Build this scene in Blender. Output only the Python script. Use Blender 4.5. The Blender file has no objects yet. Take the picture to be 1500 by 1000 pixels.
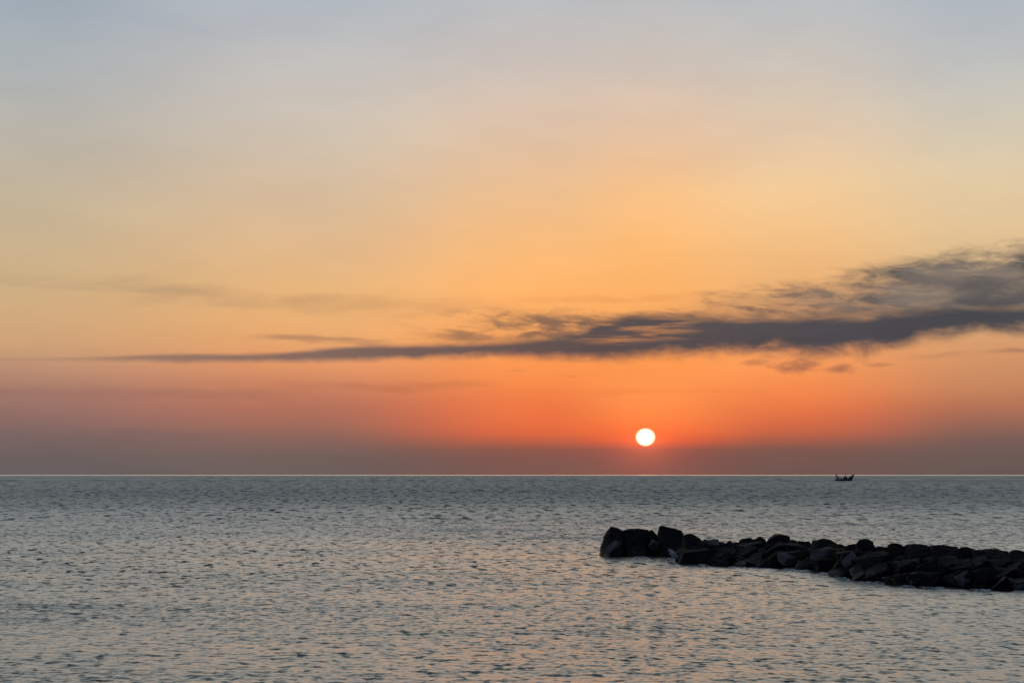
import bpy, bmesh, math, random
import numpy as np
from mathutils import Vector, Matrix, Euler, noise as mnoise

random.seed(7)
C = bpy.context.scene.collection
SC = bpy.context.scene
PI = math.pi

# ------------------------------------------------------------------ camera
EYE = 4.0            # metres above the sea
FPX = 2000.0         # focal length in pixels of a 1500 px wide picture
HOR = 695.0          # the horizon's row there
cam_d = bpy.data.cameras.new("camera")
cam = bpy.data.objects.new("camera", cam_d)
C.objects.link(cam)
cam_d.sensor_width = 36.0
cam_d.lens = FPX / 1500.0 * 36.0
cam_d.shift_y = (HOR - 500.0) / 1500.0
cam_d.clip_start = 0.2
cam_d.clip_end = 300000.0
cam.location = (0, 0, EYE)
cam.rotation_euler = (PI / 2, 0, 0)
SC.camera = cam

SC.view_settings.view_transform = 'Standard'
SC.view_settings.look = 'None'
SC.view_settings.exposure = 0.0
SC.view_settings.gamma = 1.0

SUN_AZ = math.atan((945.5 - 750) / FPX)
SUN_EL = math.atan((HOR - 640) / FPX / math.hypot(1, (945.5 - 750) / FPX))


def lin(rgb):
    out = []
    for c in rgb:
        c = c / 255.0
        out.append(c / 12.92 if c <= 0.04045 else ((c + 0.055) / 1.055) ** 2.4)
    return tuple(out) + (1.0,)


# ------------------------------------------------------------------ node helper
class G:
    """a node tree with arithmetic on sockets"""
    def __init__(self, tree):
        self.t = tree
        self.n = tree.nodes
        self.l = tree.links

    def put(self, sock, v):
        if isinstance(v, S):
            self.l.new(v.s, sock)
        else:
            sock.default_value = v

    def math(self, op, a, b=None, c=None, clamp=False):
        m = self.n.new('ShaderNodeMath')
        m.operation = op
        m.use_clamp = clamp
        self.put(m.inputs[0], a)
        if b is not None:
            self.put(m.inputs[1], b)
        if c is not None:
            self.put(m.inputs[2], c)
        return S(self, m.outputs[0])

    def sstep(self, v, lo, hi, a=0.0, b=1.0):
        m = self.n.new('ShaderNodeMapRange')
        m.interpolation_type = 'SMOOTHSTEP'
        m.clamp = True
        self.put(m.inputs['Value'], v)
        self.put(m.inputs['From Min'], lo)
        self.put(m.inputs['From Max'], hi)
        self.put(m.inputs['To Min'], a)
        self.put(m.inputs['To Max'], b)
        return S(self, m.outputs['Result'])

    def lerp(self, v, lo, hi, a=0.0, b=1.0):
        m = self.n.new('ShaderNodeMapRange')
        m.clamp = True
        self.put(m.inputs['Value'], v)
        self.put(m.inputs['From Min'], lo)
        self.put(m.inputs['From Max'], hi)
        self.put(m.inputs['To Min'], a)
        self.put(m.inputs['To Max'], b)
        return S(self, m.outputs['Result'])

    def xyz(self, x, y, z):
        m = self.n.new('ShaderNodeCombineXYZ')
        self.put(m.inputs[0], x)
        self.put(m.inputs[1], y)
        self.put(m.inputs[2], z)
        return S(self, m.outputs[0])

    def noise(self, vec, scale=1.0, detail=4.0, rough=0.5, dist=0.0):
        m = self.n.new('ShaderNodeTexNoise')
        self.put(m.inputs['Vector'], vec)
        m.inputs['Scale'].default_value = scale
        m.inputs['Detail'].default_value = detail
        m.inputs['Roughness'].default_value = rough
        m.inputs['Distortion'].default_value = dist
        return S(self, m.outputs['Fac'])

    def mix(self, fac, a, b, mode='MIX'):
        m = self.n.new('ShaderNodeMix')
        m.data_type = 'RGBA'
        m.blend_type = mode
        m.clamp_factor = True
        self.put(m.inputs['Factor'], fac)
        self.put([i for i in m.inputs if i.identifier == 'A_Color'][0], a)
        self.put([i for i in m.inputs if i.identifier == 'B_Color'][0], b)
        return S(self, [o for o in m.outputs if o.identifier == 'Result_Color'][0])

    def ramp(self, fac, stops, interp='LINEAR'):
        m = self.n.new('ShaderNodeValToRGB')
        r = m.color_ramp
        r.interpolation = interp
        while len(r.elements) > 1:
            r.elements.remove(r.elements[-1])
        r.elements[0].position = stops[0][0]
        r.elements[0].color = stops[0][1]
        for p, c in stops[1:]:
            r.elements.new(p).color = c
        self.put(m.inputs[0], fac)
        return S(self, m.outputs[0])

    def curve(self, fac, pts):
        m = self.n.new('ShaderNodeFloatCurve')
        c = m.mapping.curves[0]
        m.mapping.use_clip = False
        while len(c.points) > 2:
            c.points.remove(c.points[-1])
        c.points[0].location = pts[0]
        c.points[1].location = pts[-1]
        for p in pts[1:-1]:
            c.points.new(*p)
        m.mapping.update()
        self.put(m.inputs['Value'], fac)
        return S(self, m.outputs[0])


class S:
    def __init__(self, g, s):
        self.g, self.s = g, s
    def __add__(self, o): return self.g.math('ADD', self, o)
    def __radd__(self, o): return self.g.math('ADD', o, self)
    def __sub__(self, o): return self.g.math('SUBTRACT', self, o)
    def __rsub__(self, o): return self.g.math('SUBTRACT', o, self)
    def __mul__(self, o): return self.g.math('MULTIPLY', self, o)
    def __rmul__(self, o): return self.g.math('MULTIPLY', o, self)
    def __truediv__(self, o): return self.g.math('DIVIDE', self, o)
    def max(self, o): return self.g.math('MAXIMUM', self, o)
    def min(self, o): return self.g.math('MINIMUM', self, o)


# ------------------------------------------------------------------ the sky
world = bpy.data.worlds.new("World")
SC.world = world
world.use_nodes = True
wt = world.node_tree
wt.nodes.clear()
g = G(wt)
tc = wt.nodes.new('ShaderNodeTexCoord')
sep = wt.nodes.new('ShaderNodeSeparateXYZ')
wt.links.new(tc.outputs['Generated'], sep.inputs[0])
dx, dy, dz = (S(g, sep.outputs[i]) for i in range(3))
hl = g.math('SQRT', dx * dx + dy * dy).max(1e-4)
az = g.math('ARCTAN2', dx, dy)                # 0 = straight out to sea, + to the right
U = az * FPX                                  # azimuth in units of 1/2000 rad
V = (dz / hl) * FPX                           # tan(elevation) in units of 1/2000
EL = g.math('ARCTANGENT', dz / hl) * (2 / PI)  # 0 horizon .. 1 zenith


def pu(x):                                    # a column of the 1500 px picture -> U
    return math.atan((x - 750) / FPX) * FPX


def pv(x, y):                                 # column and row -> V
    return (HOR - y) / math.hypot(1, (x - 750) / FPX)


def col_ramp(x, stops, high):
    pts = []
    for y, c in stops:
        el = math.atan(pv(x, y) / FPX) / (PI / 2)
        pts.append((max(0.0, el), lin(c)))
    pts.sort()
    for d, c in high:
        pts.append((d / 90.0, lin(c)))
    return g.ramp(EL, pts, 'LINEAR')


HI = [(24, (178, 180, 175)), (32, (164, 169, 165)), (45, (138, 147, 148)), (65, (118, 134, 160)), (90, (84, 102, 134))]
cols = [
    (-700, [(694, (88, 84, 92)), (640, (104, 94, 98)), (560, (136, 116, 110)), (450, (160, 146, 130)), (300, (160, 158, 150)), (150, (150, 158, 164)), (0, (142, 154, 168))], HI),
    (0, [(694, (104, 95, 95)), (665, (110, 98, 96)), (640, (126, 104, 100)), (610, (145, 110, 103)), (575, (162, 120, 107)), (540, (186, 141, 115)), (500, (204, 161, 120)),
         (450, (208, 171, 128)), (400, (204, 175, 134)), (300, (200, 182, 153)), (200, (188, 181, 168)), (100, (176, 181, 182)), (0, (162, 174, 184))], HI),
    (450, [(694, (108, 95, 92)), (670, (115, 96, 91)), (645, (135, 101, 92)), (620, (163, 107, 91)), (590, (183, 115, 91)), (560, (203, 132, 97)), (535, (225, 150, 103)),
           (480, (232, 172, 113)), (420, (231, 182, 126)), (360, (226, 186, 141)), (280, (216, 190, 159)), (200, (206, 192, 175)), (100, (196, 192, 188)), (0, (178, 185, 193))], HI),
    (800, [(694, (122, 88, 80)), (670, (132, 87, 78)), (655, (148, 88, 74)), (643, (200, 98, 68)), (632, (226, 106, 65)), (615, (236, 114, 66)), (590, (240, 122, 70)), (560, (250, 142, 76)), (530, (252, 152, 82)),
           (470, (252, 172, 100)), (420, (254, 180, 108)), (360, (250, 188, 124)), (280, (240, 194, 146)), (200, (226, 195, 166)), (100, (207, 194, 185)), (0, (187, 189, 192))], HI),
    (946, [(694, (128, 86, 78)), (672, (132, 84, 75)), (656, (150, 84, 72)), (646, (218, 94, 60)), (638, (246, 108, 58)), (628, (252, 120, 60)), (605, (254, 138, 70)), (570, (254, 150, 80)), (535, (253, 152, 80)),
           (470, (252, 170, 96)), (420, (254, 180, 106)), (360, (254, 188, 118)), (280, (250, 196, 138)), (200, (234, 197, 164)), (100, (210, 196, 184)), (0, (189, 190, 192))], HI),
    (1150, [(694, (112, 86, 80)), (672, (118, 87, 80)), (655, (132, 89, 78)), (642, (176, 96, 74)), (632, (200, 102, 71)), (615, (218, 110, 70)), (590, (236, 124, 72)), (560, (242, 140, 80)), (535, (246, 152, 88)),
            (470, (244, 170, 108)), (420, (244, 182, 120)), (360, (244, 192, 132)), (280, (240, 200, 150)), (200, (228, 200, 170)), (100, (208, 198, 186)), (0, (186, 190, 194))], HI),
    (1450, [(694, (103, 88, 84)), (665, (110, 90, 85)), (640, (126, 95, 87)), (615, (160, 106, 88)), (590, (184, 118, 88)), (560, (204, 138, 96)), (520, (216, 152, 106)),
            (450, (218, 172, 122)), (400, (222, 184, 136)), (330, (226, 196, 152)), (260, (220, 198, 163)), (180, (208, 198, 178)), (100, (196, 196, 192)), (0, (177, 185, 194))], HI),
    (2200, [(694, (88, 84, 92)), (640, (104, 94, 98)), (560, (136, 116, 110)), (450, (160, 146, 130)), (300, (160, 158, 150)), (150, (150, 158, 164)), (0, (142, 154, 168))], HI),
]
sky = None
for i, (x, st, hi) in enumerate(cols):
    r = col_ramp(x, st, hi)
    if sky is None:
        sky = r
    else:
        sky = g.mix(g.sstep(U, pu(cols[i - 1][0]), pu(x)), sky, r)
# the side of the sky away from the sun, dim and blue
back = g.ramp(EL, [(0, lin((58, 62, 78))), (0.08, lin((64, 68, 86))), (0.25, lin((70, 78, 100))), (0.6, lin((72, 86, 116))), (1, lin((84, 102, 134)))])
sky = g.mix(g.sstep(g.math('ABSOLUTE', az), 0.75, 1.9), sky, back)
# clear high sky: the physical sky model with the sun on the horizon
nish = wt.nodes.new('ShaderNodeTexSky')
nish.sky_type = 'NISHITA'
nish.sun_disc = False
nish.sun_elevation = SUN_EL
nish.sun_rotation = SUN_AZ
nish.dust_density = 3.0
nmul = g.mix(1.0, S(g, nish.outputs[0]), (0.12, 0.12, 0.12, 1), 'MULTIPLY')
sky = g.mix(g.sstep(EL, 0.3, 0.8, 0.0, 0.35), sky, nmul)

# soft unevenness of the high veil
n_soft = g.noise(g.xyz(U * 0.0022, V * 0.006, 3.1), 1.0, 3.0, 0.5)
n_soft2 = g.noise(g.xyz(U * 0.006 + V * 0.004, V * 0.02, 8.7), 1.0, 4.0, 0.55)
veil = (n_soft - 0.5) * 0.26 + (n_soft2 - 0.5) * 0.10 + 1.0
sky = g.mix(1.0, sky, g.xyz(veil, veil, (veil - 1.0) * 0.8 + 1.0), 'MULTIPLY')

U0, U1 = -1300.0, 1300.0
UF = g.lerp(U, U0, U1)


def ucurve(pts, by_y=True, lo=-100.0, span=600.0):
    """a quantity along the azimuth from (column, row) or (column, value) pairs"""
    q = []
    for x, y in pts:
        u = (pu(x) - U0) / (U1 - U0)
        q.append((u, (pv(x, y) - lo) / span) if by_y else (u, y))
    if q[0][0] > 0:
        q.insert(0, (0.0, q[0][1]))
    if q[-1][0] < 1:
        q.append((1.0, q[-1][1]))
    c = g.curve(UF, q)
    return c * span + lo if by_y else c


def n_at(su, sv, seed, detail=5.0, rough=0.55, dist=0.0):
    return g.noise(g.xyz(U * su, V * sv, seed), 1.0, detail, rough, dist)


# faint bands
def streak(x0, x1, y, half, opac, colr, seed, slope=0.0, soft=80):
    v0 = pv((x0 + x1) / 2, y)
    w = (n_at(0.008, 0.03, seed, 4) - 0.5) * (half * 3.0)
    vv = g.math('ABSOLUTE', V - v0 - (U - pu((x0 + x1) / 2)) * slope + w)
    d = g.sstep(vv, half * 0.15, half, 1.0, 0.0) * g.sstep(U, pu(x0) - soft, pu(x0) + soft) * g.sstep(U, pu(x1) - soft, pu(x1) + soft, 1.0, 0.0)
    d = d * g.sstep(n_at(0.012, 0.07, seed + 4.4), 0.3, 0.62, 0.25, 1.0)
    return d * opac, lin(colr)


layers = [
    streak(200, 480, 438, 20, 0.25, (150, 124, 104), 1.0, slope=-0.035, soft=60),
    streak(-200, 300, 415, 16, 0.22, (150, 130, 110), 11.0),
    streak(430, 720, 448, 20, 0.24, (170, 125, 90), 12.0),
    streak(430, 700, 566, 10, 0.35, (176, 102, 74), 2.0),
    streak(-100, 420, 575, 14, 0.22, (130, 96, 92), 21.0),
    streak(790, 1080, 573, 6, 0.30, (235, 120, 62), 5.0),
    streak(780, 1010, 437, 8, 0.35, (214, 146, 88), 6.0, slope=0.01),
    streak(1330, 1420, 520, 7, 0.5, (150, 104, 84), 7.0, slope=0.05, soft=25),
    streak(1450, 1700, 512, 5, 0.55, (140, 104, 90), 8.0, soft=25),
    streak(-300, 320, 640, 16, 0.25, (112, 94, 94), 9.0),
    streak(100, 420, 30, 34, 0.18, (166, 172, 190), 13.0, slope=0.03),
    streak(380, 560, 497, 7, 0.50, (140, 104, 90), 14.0, slope=-0.02, soft=40),
    streak(620, 720, 492, 8, 0.40, (160, 110, 80), 15.0, slope=-0.03, soft=40),
]
for d, c in layers:
    sky = g.mix(d, sky, c)

# upper, half transparent storey of the cloud bank
bt = ucurve([(560, 452), (640, 446), (720, 447), (820, 451), (900, 446), (1000, 432), (1100, 408), (1180, 394), (1260, 388), (1340, 374), (1420, 358), (1500, 346), (1700, 340), (1950, 400)])
bb = ucurve([(560, 503), (640, 506), (760, 502), (870, 496), (930, 472), (1000, 466), (1200, 466), (1350, 456), (1500, 452), (1950, 470)])
UT = U + V * 0.6
def nt(su, sv, seed, detail=5.0, rough=0.55, dist=0.0):
    """cloud noise whose streaks fall slightly to the right"""
    return g.noise(g.xyz(U * su, (V + U * 0.06) * sv, seed), 1.0, detail, rough, dist)
nb1 = nt(0.0095, 0.040, 31.0, 6, 0.58, 0.5)
nb2 = nt(0.0040, 0.016, 37.0, 4, 0.55, 0.2)
nb3 = nt(0.024, 0.085, 33.0, 6, 0.62, 0.6)
nb4 = nt(0.0075, 0.030, 43.0, 5, 0.55, 0.4)
band = g.sstep(bt - V + (nb2 - 0.5) * 50 + (nb3 - 0.5) * 34 + (nb1 - 0.5) * 30, -4.0, 38.0) * g.sstep(V - bb + (nb2 - 0.5) * 12, -8.0, 12.0)
tex = nb1 * 0.66 + nb3 * 0.34
holes = g.sstep(tex, ucurve([(500, 0.50), (700, 0.42), (820, 0.38), (940, 0.42), (1060, 0.44), (1200, 0.36), (1350, 0.30), (1500, 0.28), (1950, 0.28)], False),
                ucurve([(500, 0.68), (700, 0.62), (820, 0.58), (940, 0.62), (1060, 0.62), (1200, 0.62), (1350, 0.60), (1500, 0.58), (1950, 0.58)], False))
upper = band * (holes * 0.86 + ucurve([(500, 0.0), (640, 0.05), (800, 0.12), (1000, 0.16), (1200, 0.24), (1330, 0.36), (1450, 0.44), (1950, 0.46)], False))
upc = g.mix(g.sstep(U, pu(700), pu(900)), lin((142, 106, 84)), lin((116, 93, 82)))
upc = g.mix(g.sstep(U, pu(950), pu(1350)), upc, g.mix(g.sstep(nb4, 0.36, 0.62), lin((128, 116, 107)), lin((84, 83, 86))))
veil2 = band * ucurve([(900, 0.0), (1000, 0.12), (1100, 0.34), (1200, 0.46), (1350, 0.5), (1950, 0.5)], False) * g.sstep(nb2 * 0.6 + nb4 * 0.4, 0.30, 0.56, 0.5, 1.0)
sky = g.mix(veil2, sky, g.mix(g.sstep(U, pu(1050), pu(1400)), lin((160, 124, 96)), lin((126, 112, 104))))
sky = g.mix(upper.min(1.0) * ucurve([(480, 0.0), (600, 0.55), (740, 0.9), (900, 0.95), (1000, 0.82), (1300, 0.92), (1950, 0.9)], False), sky, upc)

# dark lower storey: a long spear that thickens to the right
at = ucurve([(-150, 524), (0, 523.5), (130, 522), (250, 517), (400, 516), (500, 507), (600, 503), (700, 501), (760, 498), (810, 493), (850, 482), (890, 464), (935, 456), (1050, 456), (1150, 456), (1250, 453), (1350, 446), (1430, 442), (1500, 442), (1700, 440), (1950, 470)])
ab = ucurve([(-150, 526), (0, 526.5), (130, 527), (250, 529), (400, 529), (500, 528), (600, 524), (700, 522), (800, 522), (880, 526), (960, 521), (1050, 517), (1130, 515), (1220, 518), (1300, 509), (1360, 498), (1430, 488), (1500, 484), (1700, 482), (1950, 485)])
na1 = n_at(0.007, 0.03, 51.0, 5, 0.55, 0.3)
na2 = n_at(0.019, 0.042, 57.0, 7, 0.60, 0.4)      # ragged lower fringe with hanging wisps
na3 = n_at(0.016, 0.09, 59.0, 5, 0.6, 0.4)
na4 = n_at(0.013, 0.012, 61.0, 4, 0.55)
wscale = ucurve([(-150, 0.08), (300, 0.2), (600, 0.34), (900, 0.6), (1100, 0.95), (1250, 1.05), (1500, 0.75), (1950, 0.8)], False)
topd = at - V + (na1 - 0.5) * (wscale * 22) + (na3 - 0.5) * (wscale * 16)
botd = V - ab + (na2 - 0.5) * (wscale * 36) + (na4 - 0.52) * (wscale * 30)
core = g.sstep(topd, wscale * -4.0 - 1.5, wscale * 19.0 + 2.0) * g.sstep(botd, wscale * -14.0 - 3.0, wscale * 16.0 + 2.0)
# lighter slots inside the thick part
slots = g.sstep(n_at(0.006, 0.075, 71.0, 5, 0.55, 0.4), 0.36, 0.56, 0.62, 1.0)
slot_m = g.sstep(V, ab + 16.0, ab + 34.0) * g.sstep(U, pu(760), pu(860)) * g.sstep(U, pu(960), pu(1060), 1.0, 0.0)
core = core * (1.0 - slot_m * (1.0 - slots) * 1.5)
core_op = ucurve([(-200, 0.0), (0, 0.22), (150, 0.5), (300, 0.72), (450, 0.82), (600, 0.88), (800, 0.93), (1000, 0.96), (1950, 0.96)], False)
corec = g.mix(g.sstep(U, pu(250), pu(900)), lin((105, 95, 96)), lin((71, 72, 79)))
corec = g.mix(g.sstep(U, pu(950), pu(1400)), corec, lin((63, 68, 77)))
cvar = (n_at(0.005, 0.03, 81.0, 4) - 0.5) * 0.5 + 1.0
corec = g.mix(1.0, corec, g.xyz(cvar, cvar, cvar), 'MULTIPLY')
sky = g.mix(core * core_op, sky, corec)

# three small scraps below the bank
for (x, y, rx, ry, op, sd) in ((1165, 537, 46, 13, 0.75, 91.0), (1232, 541, 30, 9, 0.75, 92.0), (1108, 531, 26, 7, 0.45, 93.0), (1290, 534, 30, 4, 0.35, 95.0), (835, 551, 14, 3, 0.16, 96.0), (755, 543, 22, 3, 0.14, 97.0)):
    eu = (U - pu(x)) / rx
    ev = (V - pv(x, y)) / ry
    q = eu * eu + ev * ev + (n_at(0.035, 0.09, sd, 5, 0.6, 0.5) - 0.5) * 2.2
    sky = g.mix(g.sstep(q, -0.2, 1.0, op, 0.0), sky, lin((150, 96, 78)))

# glow hugging the sun, then its flattened disc
su, sv = pu(945.5), pv(945.5, 640)
gu, gv = (U - su), (V - sv)
rr = g.math('SQRT', gu * gu + gv * gv * 1.6)
low = g.sstep(gv, -6.0, 6.0, 1.0, 0.35)
glow = g.math('EXPONENT', rr * -0.034) * low
sky = g.mix(1.0, sky, g.mix(glow, (0, 0, 0, 1), (0.75, 0.10, 0.03, 1)), 'ADD')
disc = g.math('SQRT', gu * gu * (1 / 13.7 ** 2) + gv * gv * (1 / 12.5 ** 2))
rim = g.sstep(disc, 0.96, 1.14, 1.0, 0.0)
sky = g.mix(rim, sky, lin((255, 214, 130)))
sky = g.mix(g.sstep(disc, 0.86, 1.02, 1.0, 0.0), sky, (1.35, 1.3, 1.15, 1))

bg = wt.nodes.new('ShaderNodeBackground')
bg.inputs['Strength'].default_value = 1.0
wt.links.new(sky.s, bg.inputs['Color'])
wo = wt.nodes.new('ShaderNodeOutputWorld')
wt.links.new(bg.outputs[0], wo.inputs[0])
world.cycles.sampling_method = 'MANUAL'
world.cycles.sample_map_resolution = 1024

sun_d = bpy.data.lights.new("sun", 'SUN')
sun_d.energy = 0.0025
sun_d.angle = math.radians(0.8)
sun_d.color = (1.0, 0.42, 0.16)
sun = bpy.data.objects.new("sun", sun_d)
C.objects.link(sun)
to_sun = Vector((math.sin(SUN_AZ) * math.cos(SUN_EL), math.cos(SUN_AZ) * math.cos(SUN_EL), math.sin(SUN_EL)))
sun.rotation_euler = (-to_sun).to_track_quat('-Z', 'Y').to_euler()


# ------------------------------------------------------------------ object helpers
def material(name):
    m = bpy.data.materials.new(name)
    m.use_nodes = True
    t = m.node_tree
    t.nodes.clear()
    gg = G(t)
    p = t.nodes.new('ShaderNodeBsdfPrincipled')
    o = t.nodes.new('ShaderNodeOutputMaterial')
    t.links.new(p.outputs[0], o.inputs[0])
    return m, gg, p


def link(name, me, parent=None):
    o = bpy.data.objects.new(name, me)
    C.objects.link(o)
    if parent is not None:
        o.parent = parent
    return o


def tag(o, label=None, cat=None, group=None, kind=None):
    if label: o['label'] = label
    if cat: o['category'] = cat
    if group: o['group'] = group
    if kind: o['kind'] = kind
    return o


def at(x, y, dist):
    """world point seen at column x, row y of the 1500 px picture, dist metres out"""
    return Vector(((x - 750) / FPX * dist, dist, EYE - (y - HOR) / FPX * dist))


# ------------------------------------------------------------------ the sea
def wave_tile(L, n, lmin, lmax, slope, seed, head=-PI / 2, spread=2.0):
    r = np.random.default_rng(seed)
    k1 = 2 * np.pi * np.fft.fftfreq(n, L / n)
    kx, ky = np.meshgrid(k1, k1)
    k = np.hypot(kx, ky)
    k[0, 0] = 1.0
    lam = 2 * np.pi / k
    a = np.where((lam > lmin) & (lam < lmax), k ** -1.9, 0.0)
    edge = np.clip((lam / lmin - 1) * 3, 0, 1) * np.clip((lmax / lam - 1) * 3, 0, 1)
    a = a * edge
    th = np.arctan2(ky, kx)
    a = a * (0.16 + np.abs(np.cos((th - head))) ** spread)
    a[0, 0] = 0
    f = a * (r.normal(size=(n, n)) + 1j * r.normal(size=(n, n)))
    h = np.fft.ifft2(f).real
    hx = np.fft.ifft2(1j * kx / k * f).real      # sideways drift that sharpens the crests
    hy = np.fft.ifft2(1j * ky / k * f).real
    gy, gx = np.gradient(h, L / n)
    s = slope / np.sqrt((gx ** 2 + gy ** 2).mean())
    return (h * s).astype(np.float32), L, (hx * s).astype(np.float32), (hy * s).astype(np.float32)


def sample(tile, X, Y, rot=0.0, drift=False):
    h, L = tile[0], tile[1]
    n = h.shape[0]
    c, s = math.cos(rot), math.sin(rot)
    u = ((X * c - Y * s) / L * n)
    v = ((X * s + Y * c) / L * n)
    iu = np.floor(u).astype(np.int64)
    iv = np.floor(v).astype(np.int64)
    fu = (u - iu).astype(np.float32)
    fv = (v - iv).astype(np.float32)
    iu0, iv0, iu1, iv1 = iu % n, iv % n, (iu + 1) % n, (iv + 1) % n
    def pick(a):
        return (a[iv0, iu0] * (1 - fu) * (1 - fv) + a[iv0, iu1] * fu * (1 - fv) + a[iv1, iu0] * (1 - fu) * fv + a[iv1, iu1] * fu * fv)
    if not drift:
        return pick(h)
    px, py = pick(tile[2]), pick(tile[3])
    return pick(h), px * c + py * s, -px * s + py * c


SLOPES = (0.014, 0.034, 0.108, 0.110)
BANDS = [  # tile, rotation, middle wavelength
    (wave_tile(131.0, 512, 5.0, 15.0, SLOPES[0], 1, spread=4), 0.05, 8.0),
    (wave_tile(53.0, 1024, 0.9, 4.5, SLOPES[1], 2, spread=4), -0.12, 2.0),
    (wave_tile(16.0, 1024, 0.17, 0.66, SLOPES[2], 3, spread=3.2), 0.13, 0.38),
    (wave_tile(7.0, 1024, 0.09, 0.22, SLOPES[3], 4, spread=2.2), -0.2, 0.15),
]
CHOP = 0.95
GUST = wave_tile(410.0, 256, 25.0, 160.0, 1.0, 9, spread=1.5)
GUST = (GUST[0] / GUST[0].std(), GUST[1])
GUST2 = wave_tile(97.0, 256, 8.0, 30.0, 1.0, 10, spread=4)
GUST2 = (GUST2[0] / GUST2[0].std(), GUST2[1])


def lee(X, Y):
    """calmer water in the shelter of the breakwater"""
    # line of the breakwater from its tip to beyond the right of the view
    ax, ay, bx, by = 4.2, 66.7, 26.0, 33.0
    t = np.clip(((X - ax) * (bx - ax) + (Y - ay) * (by - ay)) / ((bx - ax) ** 2 + (by - ay) ** 2), 0, 1)
    px, py = ax + t * (bx - ax), ay + t * (by - ay)
    d = np.hypot(X - px, Y - py)
    side = ((Y - ay) * (bx - ax) - (X - ax) * (by - ay)) < 0
    return np.where(side, np.exp(-(d / 26.0) ** 2), 0.0)


def wave_z(X, Y, spacing):
    gust = sample(GUST, X, Y)
    g2 = sample(GUST2, X, Y, 0.1)
    lee_f = lee(X, Y)
    z = np.zeros_like(X); ox = np.zeros_like(X); oy = np.zeros_like(X)
    lost = np.zeros_like(X)
    for i, (tile, rot, lam) in enumerate(BANDS):
        sl = SLOPES[i]
        amp = np.ones_like(X)
        if i >= 1:
            amp = np.clip(1.0 + 0.08 * gust + 0.10 * g2, 0.5, 1.6)
            amp = amp * (1 - 0.40 * lee_f)
        # far out the sea lies calm under the sun
        keep = np.clip((lam / spacing - 0.5) / 1.5, 0, 1)
        h, a_, b_ = sample(tile, X, Y, rot, True)
        z += h * amp * keep
        ox += a_ * amp * keep * CHOP
        oy += b_ * amp * keep * CHOP
        lost += (sl * amp) ** 2 * (1 - keep ** 2)
    return z, lost, ox, oy


def build_sea():
    rows = [1.5]
    while rows[-1] < 75000:
        d = rows[-1]
        if d < 22: s = 0.30
        elif d < 44: s = 0.029
        elif d < 62: s = 0.050
        elif d < 160: s = 0.050 + (d - 62) * 0.0014
        elif d < 500: s = 0.187 + (d - 160) * 0.005
        else: s = 1.9 * (d / 500) ** 1.75
        rows.append(d + s)
    rows = np.array(rows)
    spac = np.gradient(rows)
    fine = math.radians(25.5)
    nf = 860
    th = list(np.linspace(-fine, fine, nf))
    step = th[1] - th[0]
    ext = []
    a, st = fine, step
    while a < PI - 0.08:
        st = min(st * 1.22, 0.14)
        a += st
        ext.append(a)
    ext = [e for e in ext if e < PI - 0.03]
    th = np.array([-e for e in reversed(ext)] + th + ext)
    T, R = np.meshgrid(th, rows)
    SP = np.repeat(spac[:, None], len(th), 1)
    X = R * np.sin(T)
    Y = R * np.cos(T)
    # turn the arcs into straight fronts inside the fan so that rows follow the crests
    tstep = np.gradient(th)
    side = np.repeat(tstep[None, :], len(rows), 0) * R
    eff = np.maximum(SP, side * 0.7)
    z, lost, ox, oy = wave_z(X.ravel(), Y.ravel(), eff.ravel())
    nR, nT = X.shape
    co = np.stack([X.ravel() + ox, Y.ravel() + oy, z], 1).astype(np.float32)
    idx = np.arange(nR * nT).reshape(nR, nT)
    a = idx[:-1, :-1].ravel(); b = idx[:-1, 1:].ravel(); c = idx[1:, 1:].ravel(); d = idx[1:, :-1].ravel()
    quads = np.stack([a, b, c, d], 1)
    # close the ring behind the camera
    a = idx[:-1, -1]; b = idx[:-1, 0]; c = idx[1:, 0]; d = idx[1:, -1]
    quads = np.concatenate([quads, np.stack([a, b, c, d], 1)]).astype(np.int32)
    me = bpy.data.meshes.new("sea")
    me.vertices.add(len(co)); me.vertices.foreach_set("co", co.ravel())
    me.loops.add(quads.size); me.loops.foreach_set("vertex_index", quads.ravel())
    me.polygons.add(len(quads))
    me.polygons.foreach_set("loop_start", np.arange(0, quads.size, 4, dtype=np.int32))
    at_ = me.attributes.new("ripple", 'FLOAT', 'POINT')
    at_.data.foreach_set("value", lost.astype(np.float32))
    me.update()
    me.polygons.foreach_set("use_smooth", np.ones(len(quads), dtype=bool))
    return me


sea_mat, sg, sp_ = material("sea_water")
attr = sg.n.new('ShaderNodeAttribute')
attr.attribute_name = "ripple"
geo = sg.n.new('ShaderNodeNewGeometry')
lost = S(sg, attr.outputs['Fac'])
psep = sg.n.new('ShaderNodeSeparateXYZ')
sg.l.new(geo.outputs['Position'], psep.inputs[0])
PX, PY, PZ = (S(sg, psep.outputs[i]) for i in range(3))
dist = sg.math('SQRT', PX * PX + PY * PY)
calm = sg.sstep(dist, 5200.0, 9000.0)
patch = sg.noise(sg.xyz(PX * 0.012, PY * 0.03, 0.0), 1.0, 4.0, 0.6)
alpha2 = lost * sg.lerp(patch, 0.3, 0.7, 0.6, 1.2) + 0.004
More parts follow.
